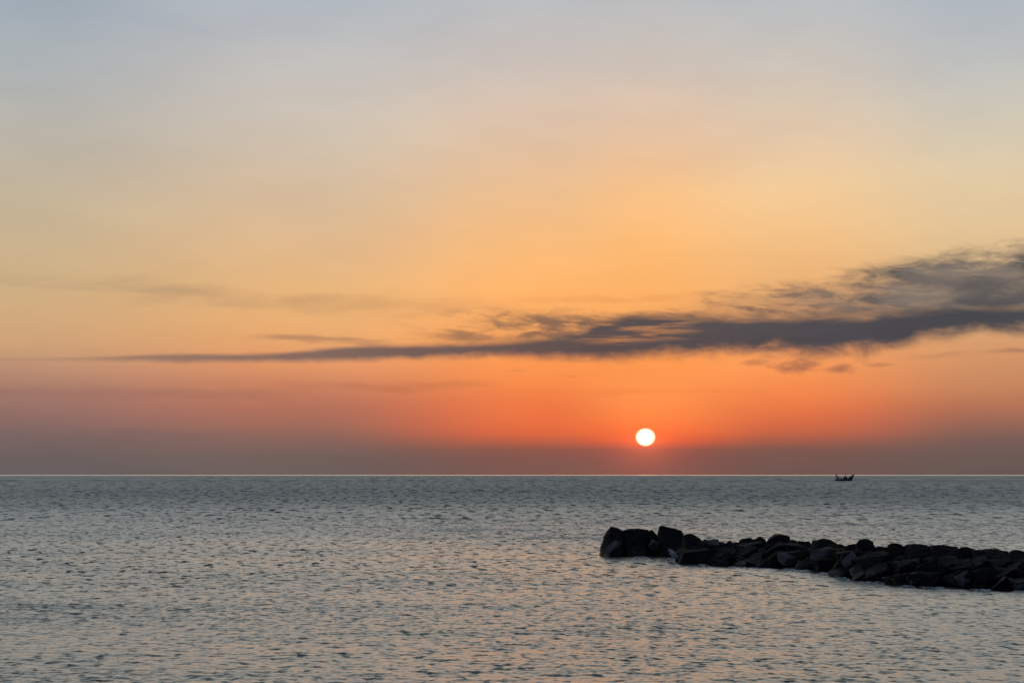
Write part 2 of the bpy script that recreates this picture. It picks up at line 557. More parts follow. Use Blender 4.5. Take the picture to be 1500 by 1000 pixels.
# steep little fronts that face the shore, where the mesh is too coarse to carry them
def fronts(kx, ky, seed, d0, d1, d2, d3, lo=0.52, hi=0.68):
    nz = sg.noise(sg.xyz(PX * kx + PY * ky * 0.3, PY * ky, seed), 1.0, 2.5, 0.6)
    w = sg.sstep(dist, d0, d1)
    if d2:
        w = w * sg.sstep(dist, d2, d3, 1.0, 0.0)
    return sg.sstep(nz, lo, hi) * w
tilt = (fronts(3.0, 2.5, 6.0, 18, 26, 42, 75) * 0.34 + fronts(1.9, 1.6, 4.0, 34, 70, 85, 170) + fronts(0.90, 0.30, 1.0, 85, 170, 240, 460) + fronts(0.36, 0.08, 2.0, 230, 430, 650, 1250)
        + fronts(0.12, 0.017, 3.0, 620, 1150, 4200, 6500))
tilt = tilt * sg.lerp(patch, 0.35, 0.65, 0.8, 1.15) * 0.85
# seen this low, it is the near faces of the unresolved waves that show
# longer darker lines where the swell lifts the water
lines = sg.noise(sg.xyz(PX * 0.045 + PY * 0.006, PY * 0.24, 12.0), 1.0, 3.5, 0.6)
tilt = tilt + sg.sstep(lines, 0.56, 0.72) * 0.15 * sg.sstep(dist, 300.0, 900.0, 1.0, 0.3) * sg.sstep(dist, 34.0, 60.0)
tilt = tilt + sg.sstep(dist, 14.0, 270.0) * sg.sstep(dist, 5200.0, 8000.0, 1.0, 0.0) * 0.25
nsum = sg.n.new('ShaderNodeVectorMath'); nsum.operation = 'ADD'
sg.l.new(geo.outputs['Normal'], nsum.inputs[0])
sg.put(nsum.inputs[1], sg.xyz(tilt * -0.1, tilt * -1.0, 0.0))
nnrm = sg.n.new('ShaderNodeVectorMath'); nnrm.operation = 'NORMALIZE'
sg.l.new(nsum.outputs[0], nnrm.inputs[0])
rough = sg.math('POWER', alpha2 * 1.1, 0.25)
rough = rough * (1.0 - calm) + 0.25 * calm
sg.n.remove(sp_)
dot = sg.n.new('ShaderNodeVectorMath'); dot.operation = 'DOT_PRODUCT'
sg.l.new(geo.outputs['Incoming'], dot.inputs[0])
sg.l.new(nnrm.outputs[0], dot.inputs[1])
facing = S(sg, dot.outputs['Value']).max(0.0).min(1.0)
mirror = sg.math('POWER', 1.0 - facing, 2.8) * 0.95 + 0.02     # reflection grows towards grazing view
body = sg.n.new('ShaderNodeBsdfDiffuse')
body.inputs['Color'].default_value = (0.014, 0.041, 0.043, 1)
gls = sg.n.new('ShaderNodeBsdfGlossy')
gls.distribution = 'MULTI_GGX'
gls.inputs['Color'].default_value = (1, 1, 1, 1)
sg.put(gls.inputs['Roughness'], rough)
sg.l.new(nnrm.outputs[0], gls.inputs['Normal'])
mixs = sg.n.new('ShaderNodeMixShader')
sg.put(mixs.inputs[0], mirror)
sg.l.new(body.outputs[0], mixs.inputs[1])
sg.l.new(gls.outputs[0], mixs.inputs[2])
sg.l.new(mixs.outputs[0], [n for n in sg.n if n.type == 'OUTPUT_MATERIAL'][0].inputs[0])
sea = link("sea", build_sea())
sea.data.materials.append(sea_mat)
tag(sea, "grey rippled sea reaching to the horizon under the sunset", "sea", kind="structure")


# ------------------------------------------------------------------ the breakwater
def rock_material(name, c0, c1, wet_top):
    m, k, p = material(name)
    tcn = k.n.new('ShaderNodeTexCoord')
    gn = k.n.new('ShaderNodeNewGeometry')
    ps = k.n.new('ShaderNodeSeparateXYZ')
    k.l.new(gn.outputs['Position'], ps.inputs[0])
    pos = S(k, gn.outputs['Position'])
    z = S(k, ps.outputs[2])
    na = k.noise(pos, 1.3, 6.0, 0.62)
    nb = k.noise(pos, 9.0, 5.0, 0.6)
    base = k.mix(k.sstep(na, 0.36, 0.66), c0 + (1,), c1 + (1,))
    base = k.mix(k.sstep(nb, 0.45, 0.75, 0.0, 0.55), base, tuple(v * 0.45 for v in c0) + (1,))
    wet = k.sstep(z + (na - 0.5) * 0.8, wet_top - 0.25, wet_top + 0.25, 1.0, 0.0)
    algae = k.mix(wet * 0.85, base, (0.004, 0.005, 0.005, 1))
    k.put(p.inputs['Base Color'], algae)
    k.put(p.inputs['Roughness'], k.lerp(wet, 0, 1, 0.85, 0.42))
    p.inputs['Specular IOR Level'].default_value = 0.25
    bmp = k.n.new('ShaderNodeBump')
    bmp.inputs['Strength'].default_value = 0.6
    bmp.inputs['Distance'].default_value = 0.05
    k.put(bmp.inputs['Height'], na * 1.0 + nb * 0.5)
    k.l.new(bmp.outputs[0], p.inputs['Normal'])
    return m


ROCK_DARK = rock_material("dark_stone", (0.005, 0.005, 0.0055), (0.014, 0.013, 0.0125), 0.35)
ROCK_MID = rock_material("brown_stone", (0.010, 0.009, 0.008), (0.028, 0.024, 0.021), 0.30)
ROCK_SKYLIT = rock_material("skylit_stone", (0.03, 0.032, 0.036), (0.11, 0.113, 0.12), 0.05)  # sky sheen on wet upturned faces, worked into the albedo

HELP = C  # temporary objects are linked here and removed again


def hull_rock(points, voxel, seed, rough=0.05):
    """an angular boulder round the convex hull of points: remeshed, then weathered"""
    bm = bmesh.new()
    for p in points:
        bm.verts.new(p)
    res = bmesh.ops.convex_hull(bm, input=bm.verts)
    junk = [e for e in res['geom_interior'] if isinstance(e, bmesh.types.BMVert)]
    bmesh.ops.delete(bm, geom=junk, context='VERTS')
    me = bpy.data.meshes.new("tmp")
    bm.to_mesh(me); bm.free()
    o = bpy.data.objects.new("tmp", me)
    HELP.objects.link(o)
    md = o.modifiers.new("r", 'REMESH')
    md.mode = 'VOXEL'; md.voxel_size = voxel; md.use_smooth_shade = False
    dg = bpy.context.evaluated_depsgraph_get()
    out = bpy.data.meshes.new_from_object(o.evaluated_get(dg))
    bpy.data.objects.remove(o); bpy.data.meshes.remove(me)
    n = len(out.vertices)
    co = np.empty(n * 3, dtype=np.float32); out.vertices.foreach_get("co", co)
    nr = np.empty(n * 3, dtype=np.float32); out.vertices.foreach_get("normal", nr)
    co = co.reshape(-1, 3); nr = nr.reshape(-1, 3)
    off = Vector((seed * 3.17 % 50, seed * 7.31 % 50, seed * 1.7 % 50))
    for i in range(n):
        p = Vector(co[i].tolist()) + off
        a = mnoise.noise(p * 1.1) * 1.0 + mnoise.noise(p * 2.7) * 0.55 + mnoise.noise(p * 6.5) * 0.28
        r = 1.0 - abs(mnoise.noise(p * Vector((1.6, 1.6, 3.2)) if False else Vector((p.x * 1.6, p.y * 1.6, p.z * 3.4)))) * 2.0
        co[i] += nr[i] * (a * rough - max(0.0, r - 0.55) * rough * 1.6)
    out.vertices.foreach_set("co", co.ravel())
    out.update()
    return out


def put_rock(pts, mat, label, seed, voxel=0.07, rough=0.05):
    """pts are world points; the boulder's origin is put at the middle of its base"""
    c = Vector((sum(p.x for p in pts) / len(pts), sum(p.y for p in pts) / len(pts), min(p.z for p in pts)))
    me = hull_rock([p - c for p in pts], voxel, seed, rough)
    me.materials.clear(); me.materials.append(mat)
    o = link("boulder", me)
    me.name = "boulder"
    o.location = c
    tag(o, label, "boulder", "boulders of the breakwater")
    return o


def crest_rock(outline, dist, depth, mat, label, seed, rough=0.075, skew=0.0):
    """a boulder whose face toward the shore has the given outline (picture columns and rows at that distance)"""
    r = random.Random(seed)
    ymax = max(y for x, y in outline)
    face = [at(x, y + (26 if y > ymax - 4 else 0), dist) for x, y in outline]
    mid = sum(face, Vector()) / len(face)
    pts = []
    base = min(p.z for p in face)
    for q, sc, low in ((-0.5, r.uniform(0.6, 0.85), r.uniform(0.5, 0.72)), (-0.14, 1.0, 1.0), (0.2, 0.96, 1.0), (0.5, r.uniform(0.55, 0.8), 0.8)):
        for p in face:
            k = 1.0 if q == -0.14 else r.uniform(0.84, 1.02)
            v = mid + (p - mid) * (sc * k)
            v.z = base + (v.z - base) * low
            pts.append(v + Vector((depth * q * skew + (r.uniform(-0.12, 0.12) if q != -0.14 else 0), depth * q + (r.uniform(-0.2, 0.2) if q != -0.14 else 0), 0)))
    return put_rock(pts, mat, label, seed, 0.055, rough)


def free_rock(centre, size, tilt, mat, label, seed, rough=0.05, top=9.0):
    r = random.Random(seed)
    R = Euler(tilt).to_matrix()
    pts = []
    for sx in (-1, 1):
        for sy in (-1, 1):
            for sz in (-1, 1):
                pts.append(Vector((sx * r.uniform(0.45, 1.05), sy * r.uniform(0.45, 1.05), sz * r.uniform(0.45, 1.05))))
    for _ in range(3):
        v = Vector((r.gauss(0, 1), r.gauss(0, 1), r.gauss(0, 1))).normalized() * r.uniform(0.9, 1.2)
        pts.append(v)
    S3 = Vector(size) * 0.5
    pts = [R @ Vector((p.x * S3.x, p.y * S3.y, p.z * S3.z)) + centre for p in pts]
    for p in pts:
        if p.z > top:
            p.z = top + (p.z - top) * 0.15
    return put_rock(pts, mat, label, seed, 0.05, rough)


# the waterline of the side one sees, from the seaward tip to the right of the view
WL = [(877, 815), (940, 816), (985, 819), (1005, 824), (1050, 826), (1090, 828), (1140, 832), (1190, 837), (1250, 848), (1300, 852), (1340, 856), (1400, 859), (1450, 862), (1500, 866), (1560, 870), (1640, 876), (1740, 884)]


def wl_row(x):
    for (x0, y0), (x1, y1) in zip(WL, WL[1:]):
        if x <= x1:
            return y0 + (y1 - y0) * (x - x0) / (x1 - x0)
    return WL[-1][1]


def wl_dist(x):
    return EYE * FPX / (wl_row(x) - HOR)


# crest line: picture outlines of the boulders along the top, sea side to the right
CREST = [
    # outline, metres behind the waterline, depth, tone, label
    ([(874, 820), (880, 803), (886, 786), (893, 770), (897, 770), (907, 774.5), (912, 778), (918, 800), (920, 820)], 1.2, 2.6, 0, "steep pointed black boulder at the breakwater's seaward tip"),
    ([(908, 822), (911, 779), (914, 775.5), (924, 774), (934, 773), (948, 774), (951, 779), (956, 822)], 1.6, 2.8, 0, "broad flat-topped black boulder just behind the breakwater's tip boulder"),
    ([(946, 815), (950, 777), (954, 774.5), (963, 783.5), (968, 815)], 1.9, 1.6, 0, "narrow wedge-shaped boulder left of the deep notch near the breakwater's tip"),
    ([(960, 824), (963, 786), (965, 771), (969, 769), (975, 771.5), (985, 774.5), (997, 776.5), (1001, 783), (1006, 824)], 2.4, 2.6, 0, "highest black boulder on the breakwater, right of the deep notch"),
    ([(996, 826), (1000, 783), (1007, 780), (1013, 780.5), (1022, 786), (1031, 793), (1036, 826)], 2.2, 2.4, 0, "sloping boulder stepping down right of the breakwater's highest boulder"),
    ([(1026, 808), (1029, 795), (1036, 791.5), (1044, 789), (1051, 791), (1057, 795), (1062, 808)], 2.6, 1.6, 0, "low flat boulder with a pale ledge under it in the breakwater's dip"),
    ([(1048, 815), (1053, 796), (1062, 795), (1075, 796), (1084, 797), (1088, 815)], 2.8, 1.8, 0, "lowest crest boulder at the bottom of the breakwater's dip"),
    ([(1076, 815), (1081, 796), (1086, 790), (1093, 787.5), (1101, 788.5), (1107, 792), (1110, 815)], 2.8, 1.8, 0, "rounded crest boulder where the breakwater rises again right of its dip"),
    ([(1102, 815), (1105, 790), (1109, 786.5), (1114, 786), (1121, 789.5), (1124, 815)], 3.0, 1.5, 0, "small peaked crest boulder against the left side of the humped boulder"),
    ([(1116, 822), (1120, 791), (1127, 787), (1138, 782), (1147, 782.5), (1155, 784.5), (1157, 791), (1160, 822)], 3.0, 2.2, 0, "large humped crest boulder on the middle of the breakwater"),
    ([(1154, 812), (1157, 790), (1163, 789.5), (1168, 792), (1171, 812)], 3.0, 1.4, 0, "small squat crest boulder tucked right of the large humped boulder"),
    ([(1164, 815), (1168, 792.5), (1176, 792), (1184, 791.5), (1188, 797), (1190, 815)], 3.0, 1.6, 1, "brownish blocky crest boulder between the humped and the domed boulder"),
    ([(1184, 815), (1189, 796), (1197, 790), (1205, 788.5), (1214, 789), (1221, 793), (1226, 797), (1229, 815)], 2.8, 2.0, 0, "broad domed crest boulder right of the brownish blocky one"),
    ([(1222, 815), (1225, 796.5), (1230, 795.5), (1236, 798), (1238, 815)], 2.8, 1.3, 0, "very small crest boulder between the domed and the square-shouldered boulder"),
    ([(1232, 818), (1235, 798), (1244, 796.5), (1254, 796), (1258, 818)], 2.8, 1.6, 0, "low level crest boulder leaning on the square-shouldered boulder"),
    ([(1250, 820), (1253, 796), (1258, 791), (1263, 789), (1272, 789.5), (1278, 790.5), (1281, 799), (1283, 820)], 2.8, 1.9, 0, "square-shouldered crest boulder standing proud with a drop on its right"),
    ([(1278, 820), (1282, 800.5), (1291, 799.5), (1301, 800), (1305, 820)], 2.8, 1.7, 0, "flat crest boulder in the gap right of the square-shouldered boulder"),
    ([(1298, 822), (1301, 796), (1304, 794.5), (1312, 794.5), (1320, 797), (1329, 800), (1332, 822)], 2.8, 1.9, 0, "wedge-topped crest boulder falling away to the right of the flat gap"),
    ([(1326, 822), (1329, 798), (1335, 795.3), (1342, 796.5), (1348, 796), (1356, 798.5), (1362, 800), (1364, 822)], 2.8, 1.9, 1, "knobbly two-humped brown crest boulder"),
    ([(1358, 824), (1362, 799), (1368, 797), (1376, 797), (1388, 799), (1399, 800.5), (1402, 824)], 2.8, 2.0, 1, "long level brown crest boulder right of the two-humped one"),
    ([(1396, 826), (1400, 801), (1410, 800), (1420, 801.5), (1426, 803.5), (1428, 826)], 2.8, 1.7, 1, "short rounded brown crest boulder between two long ones"),
    ([(1420, 832), (1423, 803.5), (1436, 803), (1452, 803.5), (1466, 803.5), (1473, 805.5), (1477, 810), (1479, 832)], 2.8, 2.1, 1, "longest brown crest boulder, with a drop at its right end"),
    ([(1472, 832), (1477, 808), (1482, 805.5), (1489, 805), (1500, 807), (1509, 809), (1513, 832)], 2.8, 1.9, 1, "last crest boulder before the right edge of the photo"),
    ([(1506, 836), (1509, 809), (1522, 806), (1540, 808), (1552, 813), (1556, 836)], 2.8, 2.0, 1, "brown crest boulder at the shore end, next to the last one in the photo"),
    ([(1548, 840), (1552, 812), (1570, 808), (1590, 811), (1601, 817), (1606, 840)], 2.8, 2.0, 0, "black crest boulder at the very shore end of the breakwater"),
]
TONES = (ROCK_DARK, ROCK_MID, ROCK_SKYLIT)
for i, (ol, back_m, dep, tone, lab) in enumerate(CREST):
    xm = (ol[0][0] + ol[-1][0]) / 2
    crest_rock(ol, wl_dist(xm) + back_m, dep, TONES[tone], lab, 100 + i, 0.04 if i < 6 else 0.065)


# the mound of small rubble that carries the boulders
def build_mound():
    xs = [890, 930, 985, 1040, 1090, 1140, 1190, 1250, 1300, 1340, 1400, 1450, 1500, 1560, 1640, 1740]
    line = []
    for x in xs:
        d = wl_dist(x)
        line.append(Vector(((x - 750) / FPX * d, d, 0)))
    line.append(line[-1] + (line[-1] - line[-3]).normalized() * 14)
    dense = []
    for p, q in zip(line, line[1:]):
        n = max(2, int((q - p).length / 0.18))
        dense += [p.lerp(q, i / n) for i in range(n)]
    prof = [(-0.4, -0.9), (0.2, -0.35), (0.8, 0.15), (1.6, 0.5), (2.4, 0.72), (3.2, 0.8), (4.2, 0.78), (5.0, 0.55), (5.8, 0.1), (6.4, -0.35), (7.0, -0.9)]
    m = 44
    co, faces = [], []
    for i, p in enumerate(dense):
        e = min(1.0, (i + 1) * 0.18 / 1.2)
        for j in range(m):
            t = j / (m - 1) * (len(prof) - 1)
            k = min(int(t), len(prof) - 2)
            f = t - k
            o = prof[k][0] + (prof[k + 1][0] - prof[k][0]) * f
            z = prof[k][1] + (prof[k + 1][1] - prof[k][1]) * f
            w = p + Vector((o * 0.62, o * 0.79, 0))
            c = mnoise.cell(Vector((w.x * 2.1, w.y * 2.1, 0.3))) * 0.16 + mnoise.noise(Vector((w.x * 1.7, w.y * 1.7, 4))) * 0.22
            co.append((w.x, w.y, (z + 0.9) * (0.55 + 0.45 * e) - 0.9 + c - 0.15))
    n = len(dense)
    for i in range(n - 1):
        for j in range(m - 1):
            faces.append((i * m + j, i * m + j + 1, (i + 1) * m + j + 1, (i + 1) * m + j))
    me = bpy.data.meshes.new("rubble_mound")
    me.from_pydata(co, [], faces)
    me.materials.append(ROCK_DARK)
    return me


tag(link("rubble_mound", build_mound()), "dark rubble between the breakwater's boulders", "rubble", kind="structure")

ORD = ["first", "second", "third", "fourth", "fifth", "sixth", "seventh", "eighth", "ninth", "tenth", "eleventh", "twelfth", "thirteenth", "fourteenth", "fifteenth",
       "sixteenth", "seventeenth", "eighteenth", "nineteenth", "twentieth", "twenty-first", "twenty-second", "twenty-third", "twenty-fourth", "twenty-fifth", "twenty-sixth", "twenty-seventh"]


def slope_row(x0, x1, step, back_m, z, size, tone_p, seed, where):
    r = random.Random(seed)
    x, i = x0, 0
    while x < x1:
        d = wl_dist(x) + back_m + r.uniform(-0.25, 0.25)
        px = step * r.choice((0.5, 0.7, 0.9, 1.0, 1.25, 1.45))
        w = px / FPX * d * r.uniform(1.25, 1.6)
        dip = 0.22 if 1015 < x < 1085 else 0.0      # the crest sags here
        c = Vector(((x - 750) / FPX * d, d, z - dip * (z / 0.66) + r.uniform(-0.08, 0.08)))
        sz = (w, size * r.uniform(0.9, 1.4), size * r.uniform(0.6, 1.1) * (0.75 + 0.25 * px / step))
        tilt = (r.uniform(-0.3, 0.6), r.uniform(-0.75, 0.25), r.uniform(-0.7, 0.7))
        tone = TONES[1] if r.random() < tone_p else TONES[0]
        free_rock(c, sz, tilt, tone, f"{ORD[i]} {where}", seed * 100 + i, 0.045, (0.62 if dip else 1.0) - 0.05 * (x > 1380))
        x += px
        i += 1


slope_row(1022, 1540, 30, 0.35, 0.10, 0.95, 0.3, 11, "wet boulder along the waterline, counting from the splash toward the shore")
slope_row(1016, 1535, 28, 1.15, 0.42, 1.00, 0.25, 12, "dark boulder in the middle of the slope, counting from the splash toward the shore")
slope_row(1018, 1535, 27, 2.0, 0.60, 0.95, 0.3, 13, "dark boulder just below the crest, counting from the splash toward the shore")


# upturned wet slabs, the sky's light on them painted into the stone colour
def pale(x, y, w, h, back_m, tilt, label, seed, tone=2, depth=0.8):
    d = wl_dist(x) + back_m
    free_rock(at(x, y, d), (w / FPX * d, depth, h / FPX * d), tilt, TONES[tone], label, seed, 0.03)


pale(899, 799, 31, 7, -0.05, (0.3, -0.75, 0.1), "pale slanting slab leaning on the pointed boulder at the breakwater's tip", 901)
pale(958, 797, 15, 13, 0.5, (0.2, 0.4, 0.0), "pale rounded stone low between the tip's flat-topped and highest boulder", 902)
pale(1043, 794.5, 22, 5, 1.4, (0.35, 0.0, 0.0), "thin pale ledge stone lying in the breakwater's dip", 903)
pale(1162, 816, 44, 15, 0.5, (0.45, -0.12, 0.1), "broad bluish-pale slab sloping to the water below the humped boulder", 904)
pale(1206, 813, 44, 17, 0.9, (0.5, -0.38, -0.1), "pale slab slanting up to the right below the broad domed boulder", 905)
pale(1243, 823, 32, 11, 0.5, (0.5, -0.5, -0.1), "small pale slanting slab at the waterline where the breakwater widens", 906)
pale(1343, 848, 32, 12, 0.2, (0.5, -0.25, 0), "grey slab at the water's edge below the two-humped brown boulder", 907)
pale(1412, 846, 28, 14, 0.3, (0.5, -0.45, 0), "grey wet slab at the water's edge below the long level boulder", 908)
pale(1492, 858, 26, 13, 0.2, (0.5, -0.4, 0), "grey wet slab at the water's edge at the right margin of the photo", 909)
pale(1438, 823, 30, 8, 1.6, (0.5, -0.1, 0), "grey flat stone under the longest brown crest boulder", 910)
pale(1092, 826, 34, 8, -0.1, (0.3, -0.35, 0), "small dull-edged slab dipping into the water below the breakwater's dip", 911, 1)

# ------------------------------------------------------------------ foam and splash
foam_m, fk, fp = material("foam")
fp.inputs['Base Color'].default_value = (0.55, 0.60, 0.66, 1)
fp.inputs['Roughness'].default_value = 0.6


def blob(bm, c, r, flat, rnd, sub=1):
    m = Matrix.Translation(c) @ Matrix.Rotation(rnd.uniform(0, 6.28), 4, 'Z') @ Matrix.Diagonal((r * rnd.uniform(0.7, 1.5), r * rnd.uniform(0.6, 1.2), r * flat, 1))
    bmesh.ops.create_icosphere(bm, subdivisions=sub, radius=1.0, matrix=m)


def build_foam():
    rnd = random.Random(5)
    bm = bmesh.new()
    for _ in range(1700):
        x = rnd.choice((rnd.uniform(930, 1130), rnd.uniform(1120, 1220), rnd.uniform(985, 1520)))
        d = wl_dist(x) - abs(rnd.gauss(0.0, 0.42)) - 0.02
        if mnoise.noise(Vector((x * 0.04, 3.3, 0))) < -0.05:
            continue
        p = Vector(((x - 750) / FPX * d, d, 0))
        z = float(wave_z(np.array([p.x]), np.array([p.y]), np.array([0.06]))[0][0])
        blob(bm, Vector((p.x, p.y, z + 0.004)), rnd.uniform(0.025, 0.11), 0.18, rnd)
    me = bpy.data.meshes.new("sea_foam")
    bm.to_mesh(me); bm.free()
    me.materials.append(foam_m)
    return me


tag(link("sea_foam", build_foam()), "thin grey foam along the foot of the breakwater", "foam", kind="stuff")


def build_splash():
    rnd = random.Random(8)
    bm = bmesh.new()
    d = wl_dist(995) - 0.7
    for _ in range(620):
        t = rnd.random()
        x = 981.5 + 25 * t + rnd.gauss(0, 1.0 + 1.5 * t)
        y = 803 + 18 * t ** 0.8 + abs(rnd.gauss(0, 4.5 - 2.5 * t)) + rnd.gauss(0, 0.8)
        if y < 823 + 2 * t:
            blob(bm, at(x, y, d + rnd.uniform(-0.3, 0.3)), rnd.uniform(0.008, 0.030), 0.9, rnd)
    me = bpy.data.meshes.new("wave_splash")
    bm.to_mesh(me); bm.free()
    me.materials.append(foam_m)
    return me


tag(link("wave_splash", build_splash()), "small whitish splash of a wave against the boulders near the breakwater's tip", "splash", kind="stuff")


# ------------------------------------------------------------------ the fishing boat
def paint(name, c, r=0.5, metal=0.0):
    m, k, p = material(name)
    gn = k.n.new('ShaderNodeNewGeometry')
    nz = k.noise(S(k, gn.outputs['Position']), 2.2, 5.0, 0.6)
    k.put(p.inputs['Base Color'], k.mix(k.sstep(nz, 0.4, 0.7, 0.0, 0.6), c + (1,), tuple(v * 0.55 for v in c) + (1,)))
    p.inputs['Roughness'].default_value = r
    p.inputs['Metallic'].default_value = metal
    return m


HAZED_NAVY = paint("hazed_navy_paint", (0.05, 0.045, 0.10))  # base colour lightened to carry the haze of the distance
DARKP = paint("dark_paint", (0.05, 0.042, 0.07))
WHITE = paint("worn_white_paint", (0.42, 0.41, 0.42))
STEEL = paint("dull_steel", (0.05, 0.045, 0.05), 0.5, 0.3)
RUST = paint("rusty_orange_paint", (0.16, 0.06, 0.035))
GLASS = paint("dark_glass", (0.01, 0.012, 0.016), 0.1)


def mesh_of(name, bm, mat, parent=None, smooth=False):
    me = bpy.data.meshes.new(name)
    bmesh.ops.recalc_face_normals(bm, faces=bm.faces)
    bm.to_mesh(me); bm.free()
    me.materials.append(mat)
    if smooth:
        for p in me.polygons: p.use_smooth = True
    return link(name, me, parent)


def add_box(bm, lo, hi, bev=0.02, taper=None):
    c = (Vector(lo) + Vector(hi)) / 2
    s = Vector(hi) - Vector(lo)
    r = bmesh.ops.create_cube(bm, size=1.0, matrix=Matrix.Translation(c) @ Matrix.Diagonal((s.x, s.y, s.z, 1)))
    vs = r['verts']
    if taper:
        for v in vs:
            if v.co.z > c.z:
                v.co.x = c.x + (v.co.x - c.x) * taper[0]
                v.co.y = c.y + (v.co.y - c.y) * taper[1]
    if bev:
        es = list({e for v in vs for e in v.link_edges})
        bmesh.ops.bevel(bm, geom=es, offset=bev, segments=2, affect='EDGES', profile=0.6)


def add_rod(bm, a, b, r, r2=None, seg=8):
    a, b = Vector(a), Vector(b)
    d = b - a
    q = d.to_track_quat('Z', 'Y').to_matrix().to_4x4()
    bmesh.ops.create_cone(bm, cap_ends=True, segments=seg, radius1=r, radius2=r if r2 is None else r2, depth=d.length, matrix=Matrix.Translation((a + b) / 2) @ q)


def build_boat():
    L = 12.6
    root = bpy.data.objects.new("fishing_boat", None)
    C.objects.link(root)
    tag(root, "small dark fishing boat with a high raked bow, alone near the horizon", "boat")
    prof = [(0.0, 1.15), (0.1, 1.1), (0.25, 0.95), (0.45, 0.95), (0.6, 1.1), (0.68, 1.3), (0.74, 1.95), (0.82, 2.9), (0.9, 3.6), (0.96, 4.1), (1.0, 4.35)]

    def sheer(t):
        for (a, za), (b, zb) in zip(prof, prof[1:]):
            if t <= b:
                return za + (zb - za) * (t - a) / (b - a)
        return prof[-1][1]

    def beam(t):
        return 1.85 * (0.72 + 0.28 * math.sin(min(1, t / 0.45) * PI / 2)) * (1 - max(0, (t - 0.5) / 0.5) ** 2.4 * 0.985)

    n, m = 40, 9
    bm = bmesh.new()
    rings = []
    for i in range(n + 1):
        t = i / n
        row = []
        for side in (-1, 1):
            for j in range(m):
                f = j / (m - 1)                       # 0 keel .. 1 sheer
                z = -0.7 + (sheer(t) + 0.7) * f
                hb = beam(t) * (1 - (1 - f) ** 2.3) ** 0.6 * (0.86 + 0.14 * f)
                rake = (1 - f) ** 1.1 * 1.9 * max(0, (t - 0.55) / 0.45) ** 1.6 + (0.25 * (1 - f) * max(0, 1 - t / 0.1) * -1)
                row.append(bm.verts.new(((t - 0.5) * L - rake, side * max(hb, 0.015), z)))
        rings.append(row)
    for a, b in zip(rings, rings[1:]):
        for s0 in (0, m):
            for j in range(m - 1):
                bm.faces.new((a[s0 + j], a[s0 + j + 1], b[s0 + j + 1], b[s0 + j]))
    for row in (rings[0], rings[-1]):
        for j in range(m - 1):
            bm.faces.new((row[j], row[j + 1], row[m + j + 1], row[m + j]))
    hull = mesh_of("hull", bm, HAZED_NAVY, root, True)
    so = hull.modifiers.new("thickness", 'SOLIDIFY'); so.thickness = 0.06
    # rubbing strake along the sheer: a sub-part of the hull
    bm = bmesh.new()
    for side in (-1, 1):
        for i in range(n):
            t0, t1 = i / n, (i + 1) / n
            add_rod(bm, ((t0 - 0.5) * L, side * (beam(t0) + 0.03), sheer(t0) - 0.02), ((t1 - 0.5) * L, side * (beam(t1) + 0.03), sheer(t1) - 0.02), 0.055, seg=6)
    mesh_of("rub_rail", bm, WHITE, hull)
    bm = bmesh.new()
    for i in range(n):
        t0, t1 = i / n, (i + 1) / n
        z0, z1 = max(0.55, sheer(t0) - 0.7), max(0.55, sheer(t1) - 0.7)
        b0, b1 = beam(t0) * 0.93, beam(t1) * 0.93
        vs = [bm.verts.new(((t0 - 0.5) * L, -b0, z0)), bm.verts.new(((t0 - 0.5) * L, b0, z0)), bm.verts.new(((t1 - 0.5) * L, b1, z1)), bm.verts.new(((t1 - 0.5) * L, -b1, z1))]
        bm.faces.new(vs)
    bmesh.ops.remove_doubles(bm, verts=bm.verts, dist=0.001)
    mesh_of("deck", bm, STEEL, root)
    X = lambda t: (t - 0.5) * L
    bm = bmesh.new()
    add_box(bm, (X(0.43), -0.95, 0.55), (X(0.62), 0.95, 2.45), 0.05, (0.9, 0.92))
    house = mesh_of("wheelhouse", bm, DARKP, root)
    bm = bmesh.new()
    add_box(bm, (X(0.415), -1.08, 2.455), (X(0.635), 1.08, 2.57), 0.03)
    mesh_of("roof", bm, DARKP, house)
    for side in (-1, 1):
        for a in (0.452, 0.505, 0.558):
            bm = bmesh.new()
            add_box(bm, (X(a), side * 0.90 - 0.02, 1.75), (X(a + 0.036), side * 0.90 + 0.02, 2.2), 0.0)
            mesh_of("window", bm, GLASS, house)
    bm = bmesh.new()
    add_rod(bm, (X(0.53), 0, 2.55), (X(0.525), 0, 5.0), 0.18, 0.11)
    add_box(bm, (X(0.515), -0.12, 3.75), (X(0.55), 0.12, 4.25), 0.03)
    mast = mesh_of("mast", bm, DARKP, root)
    bm = bmesh.new()
    add_rod(bm, (X(0.525), -0.8, 4.4), (X(0.525), 0.8, 4.4), 0.04)
    mesh_of("crosstree", bm, DARKP, mast)
    bm = bmesh.new()
    add_rod(bm, (X(0.525), 0, 4.8), (X(0.985), 0, 4.3), 0.014, seg=5)
    add_rod(bm, (X(0.525), 0, 4.8), (X(0.05), 0, 4.1), 0.014, seg=5)
    mesh_of("rigging", bm, STEEL, root)
    bm = bmesh.new()                                     # stern gantry, leaning forward
    for side in (-1, 1):
        add_rod(bm, (X(0.06), side * 1.05, 0.6), (X(0.05), side * 0.85, 4.2), 0.16)
        add_rod(bm, (X(0.18), side * 1.05, 0.6), (X(0.055), side * 0.85, 3.9), 0.14)
    add_rod(bm, (X(0.05), -0.95, 4.1), (X(0.05), 0.95, 4.1), 0.11)
    mesh_of("gantry", bm, RUST, root)
    bm = bmesh.new()
    add_rod(bm, (X(0.155), -0.85, 2.0), (X(0.155), 0.85, 2.0), 0.38, seg=16)
    for y in (-0.9, 0.9):
        add_rod(bm, (X(0.155), y - 0.04, 2.0), (X(0.155), y + 0.04, 2.0), 0.55, seg=18)
    mesh_of("net_drum", bm, DARKP, root)
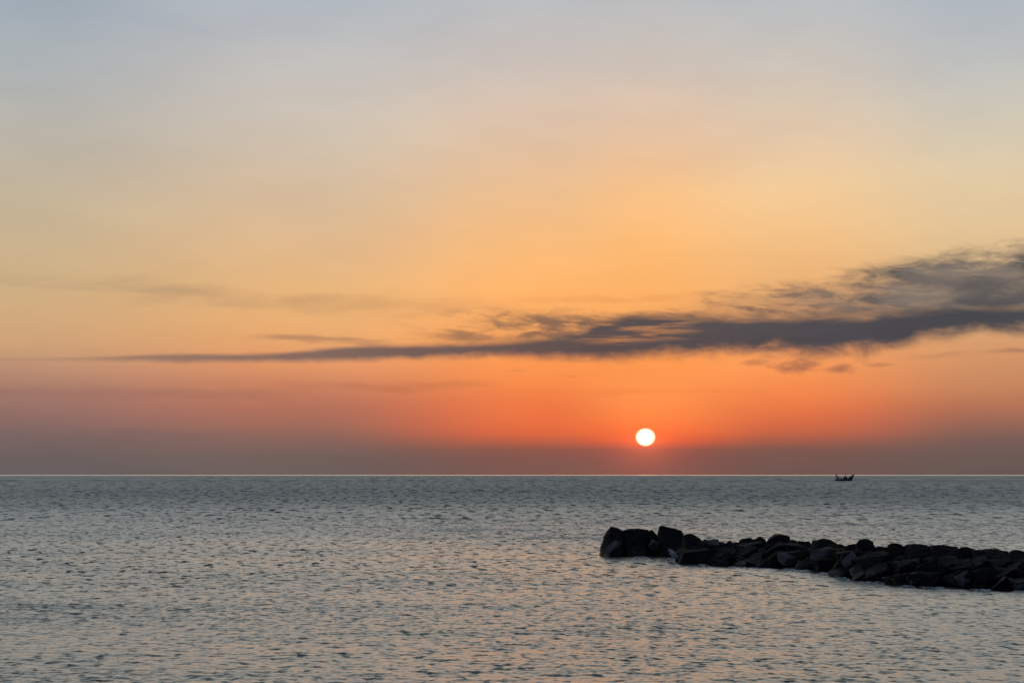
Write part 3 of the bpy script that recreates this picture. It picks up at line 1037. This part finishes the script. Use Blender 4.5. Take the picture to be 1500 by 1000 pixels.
    bm = bmesh.new()
    add_box(bm, (X(0.27), -0.55, 0.6), (X(0.34), 0.55, 1.9), 0.04)
    add_rod(bm, (X(0.305), -0.7, 1.9), (X(0.305), 0.7, 1.9), 0.2, seg=14)
    mesh_of("winch", bm, DARKP, root)
    bm = bmesh.new()
    for k in range(5):
        t = 0.78 + k * 0.052
        b = beam(t) * 0.9
        for side in (-1, 1):
            add_rod(bm, (X(t), side * b, sheer(t) - 0.05), (X(t), side * b, sheer(t) + 0.32), 0.025, seg=6)
    for side in (-1, 1):
        for k in range(4):
            t, u = 0.78 + k * 0.052, 0.78 + (k + 1) * 0.052
            add_rod(bm, (X(t), side * beam(t) * 0.9, sheer(t) + 0.3), (X(u), side * beam(u) * 0.9, sheer(u) + 0.3), 0.025, seg=6)
    add_rod(bm, (X(0.988), -beam(0.988) * 0.9, sheer(0.988) + 0.3), (X(0.988), beam(0.988) * 0.9, sheer(0.988) + 0.3), 0.025, seg=6)
    mesh_of("bow_rail", bm, STEEL, root)
    return root


boat = build_boat()
boat.location = at(1237.5, 703.9, 888)
boat.location.z = 0.0
boat.rotation_euler = (0, 0, 0.06)

# white fish boxes standing on the boat's deck
for (lx, ly, lz, lab) in ((-4.45, -1.0, 0.62, "white fish box at the stern of the boat, under its leaning gantry"), (-1.75, -0.9, 0.62, "white fish box on the boat's deck between winch and wheelhouse")):
    bm = bmesh.new()
    add_box(bm, (-0.55, -0.35, 0.0), (0.55, 0.35, 0.85), 0.05, (1.06, 1.06))
    o = mesh_of("fish_box", bm, WHITE)
    bm = bmesh.new()
    add_box(bm, (-0.60, -0.40, 0.855), (0.60, 0.40, 0.93), 0.02)
    mesh_of("lid", bm, WHITE, o)
    o.location = boat.location + Matrix.Rotation(0.06, 3, 'Z') @ Vector((lx, ly, lz))
    o.rotation_euler = (0, 0, 0.06)
    tag(o, lab, "fish box", "fish boxes on the boat")

# ------------------------------------------------------------------ a far gull
bm = bmesh.new()
bmesh.ops.create_uvsphere(bm, u_segments=12, v_segments=8, radius=1.0, matrix=Matrix.Diagonal((0.28, 0.09, 0.085, 1)))
for v in bm.verts:
    if v.co.x < -0.1: v.co.z += (-0.1 - v.co.x) * 0.15
gull = mesh_of("gull", bm, DARKP, None, True)
for side in (-1, 1):
    bm = bmesh.new()
    sec = [(0.05, 0.0, 0.13, 0.03), (0.3, 0.13, 0.12, 0.02), (0.5, 0.14, 0.09, 0.015), (0.74, 0.04, 0.02, 0.006)]
    rings = []
    for (y, z, ch, th) in sec:
        sweep = -max(0, y - 0.3) * 0.35
        rings.append([bm.verts.new((sweep + ch, side * y, z)), bm.verts.new((sweep, side * y, z + th)), bm.verts.new((sweep - ch, side * y, z)), bm.verts.new((sweep, side * y, z - th))])
    for a, b in zip(rings, rings[1:]):
        for j in range(4):
            bm.faces.new((a[j], a[(j + 1) % 4], b[(j + 1) % 4], b[j]))
    bm.faces.new(rings[0]); bm.faces.new(rings[-1])
    mesh_of("wing", bm, DARKP, gull, True)
gull.location = at(1398, 595.5, 700)
gull.rotation_euler = (0.35, 0, 1.1)
tag(gull, "tiny dark gull flying in the orange haze above the fishing boat", "bird")
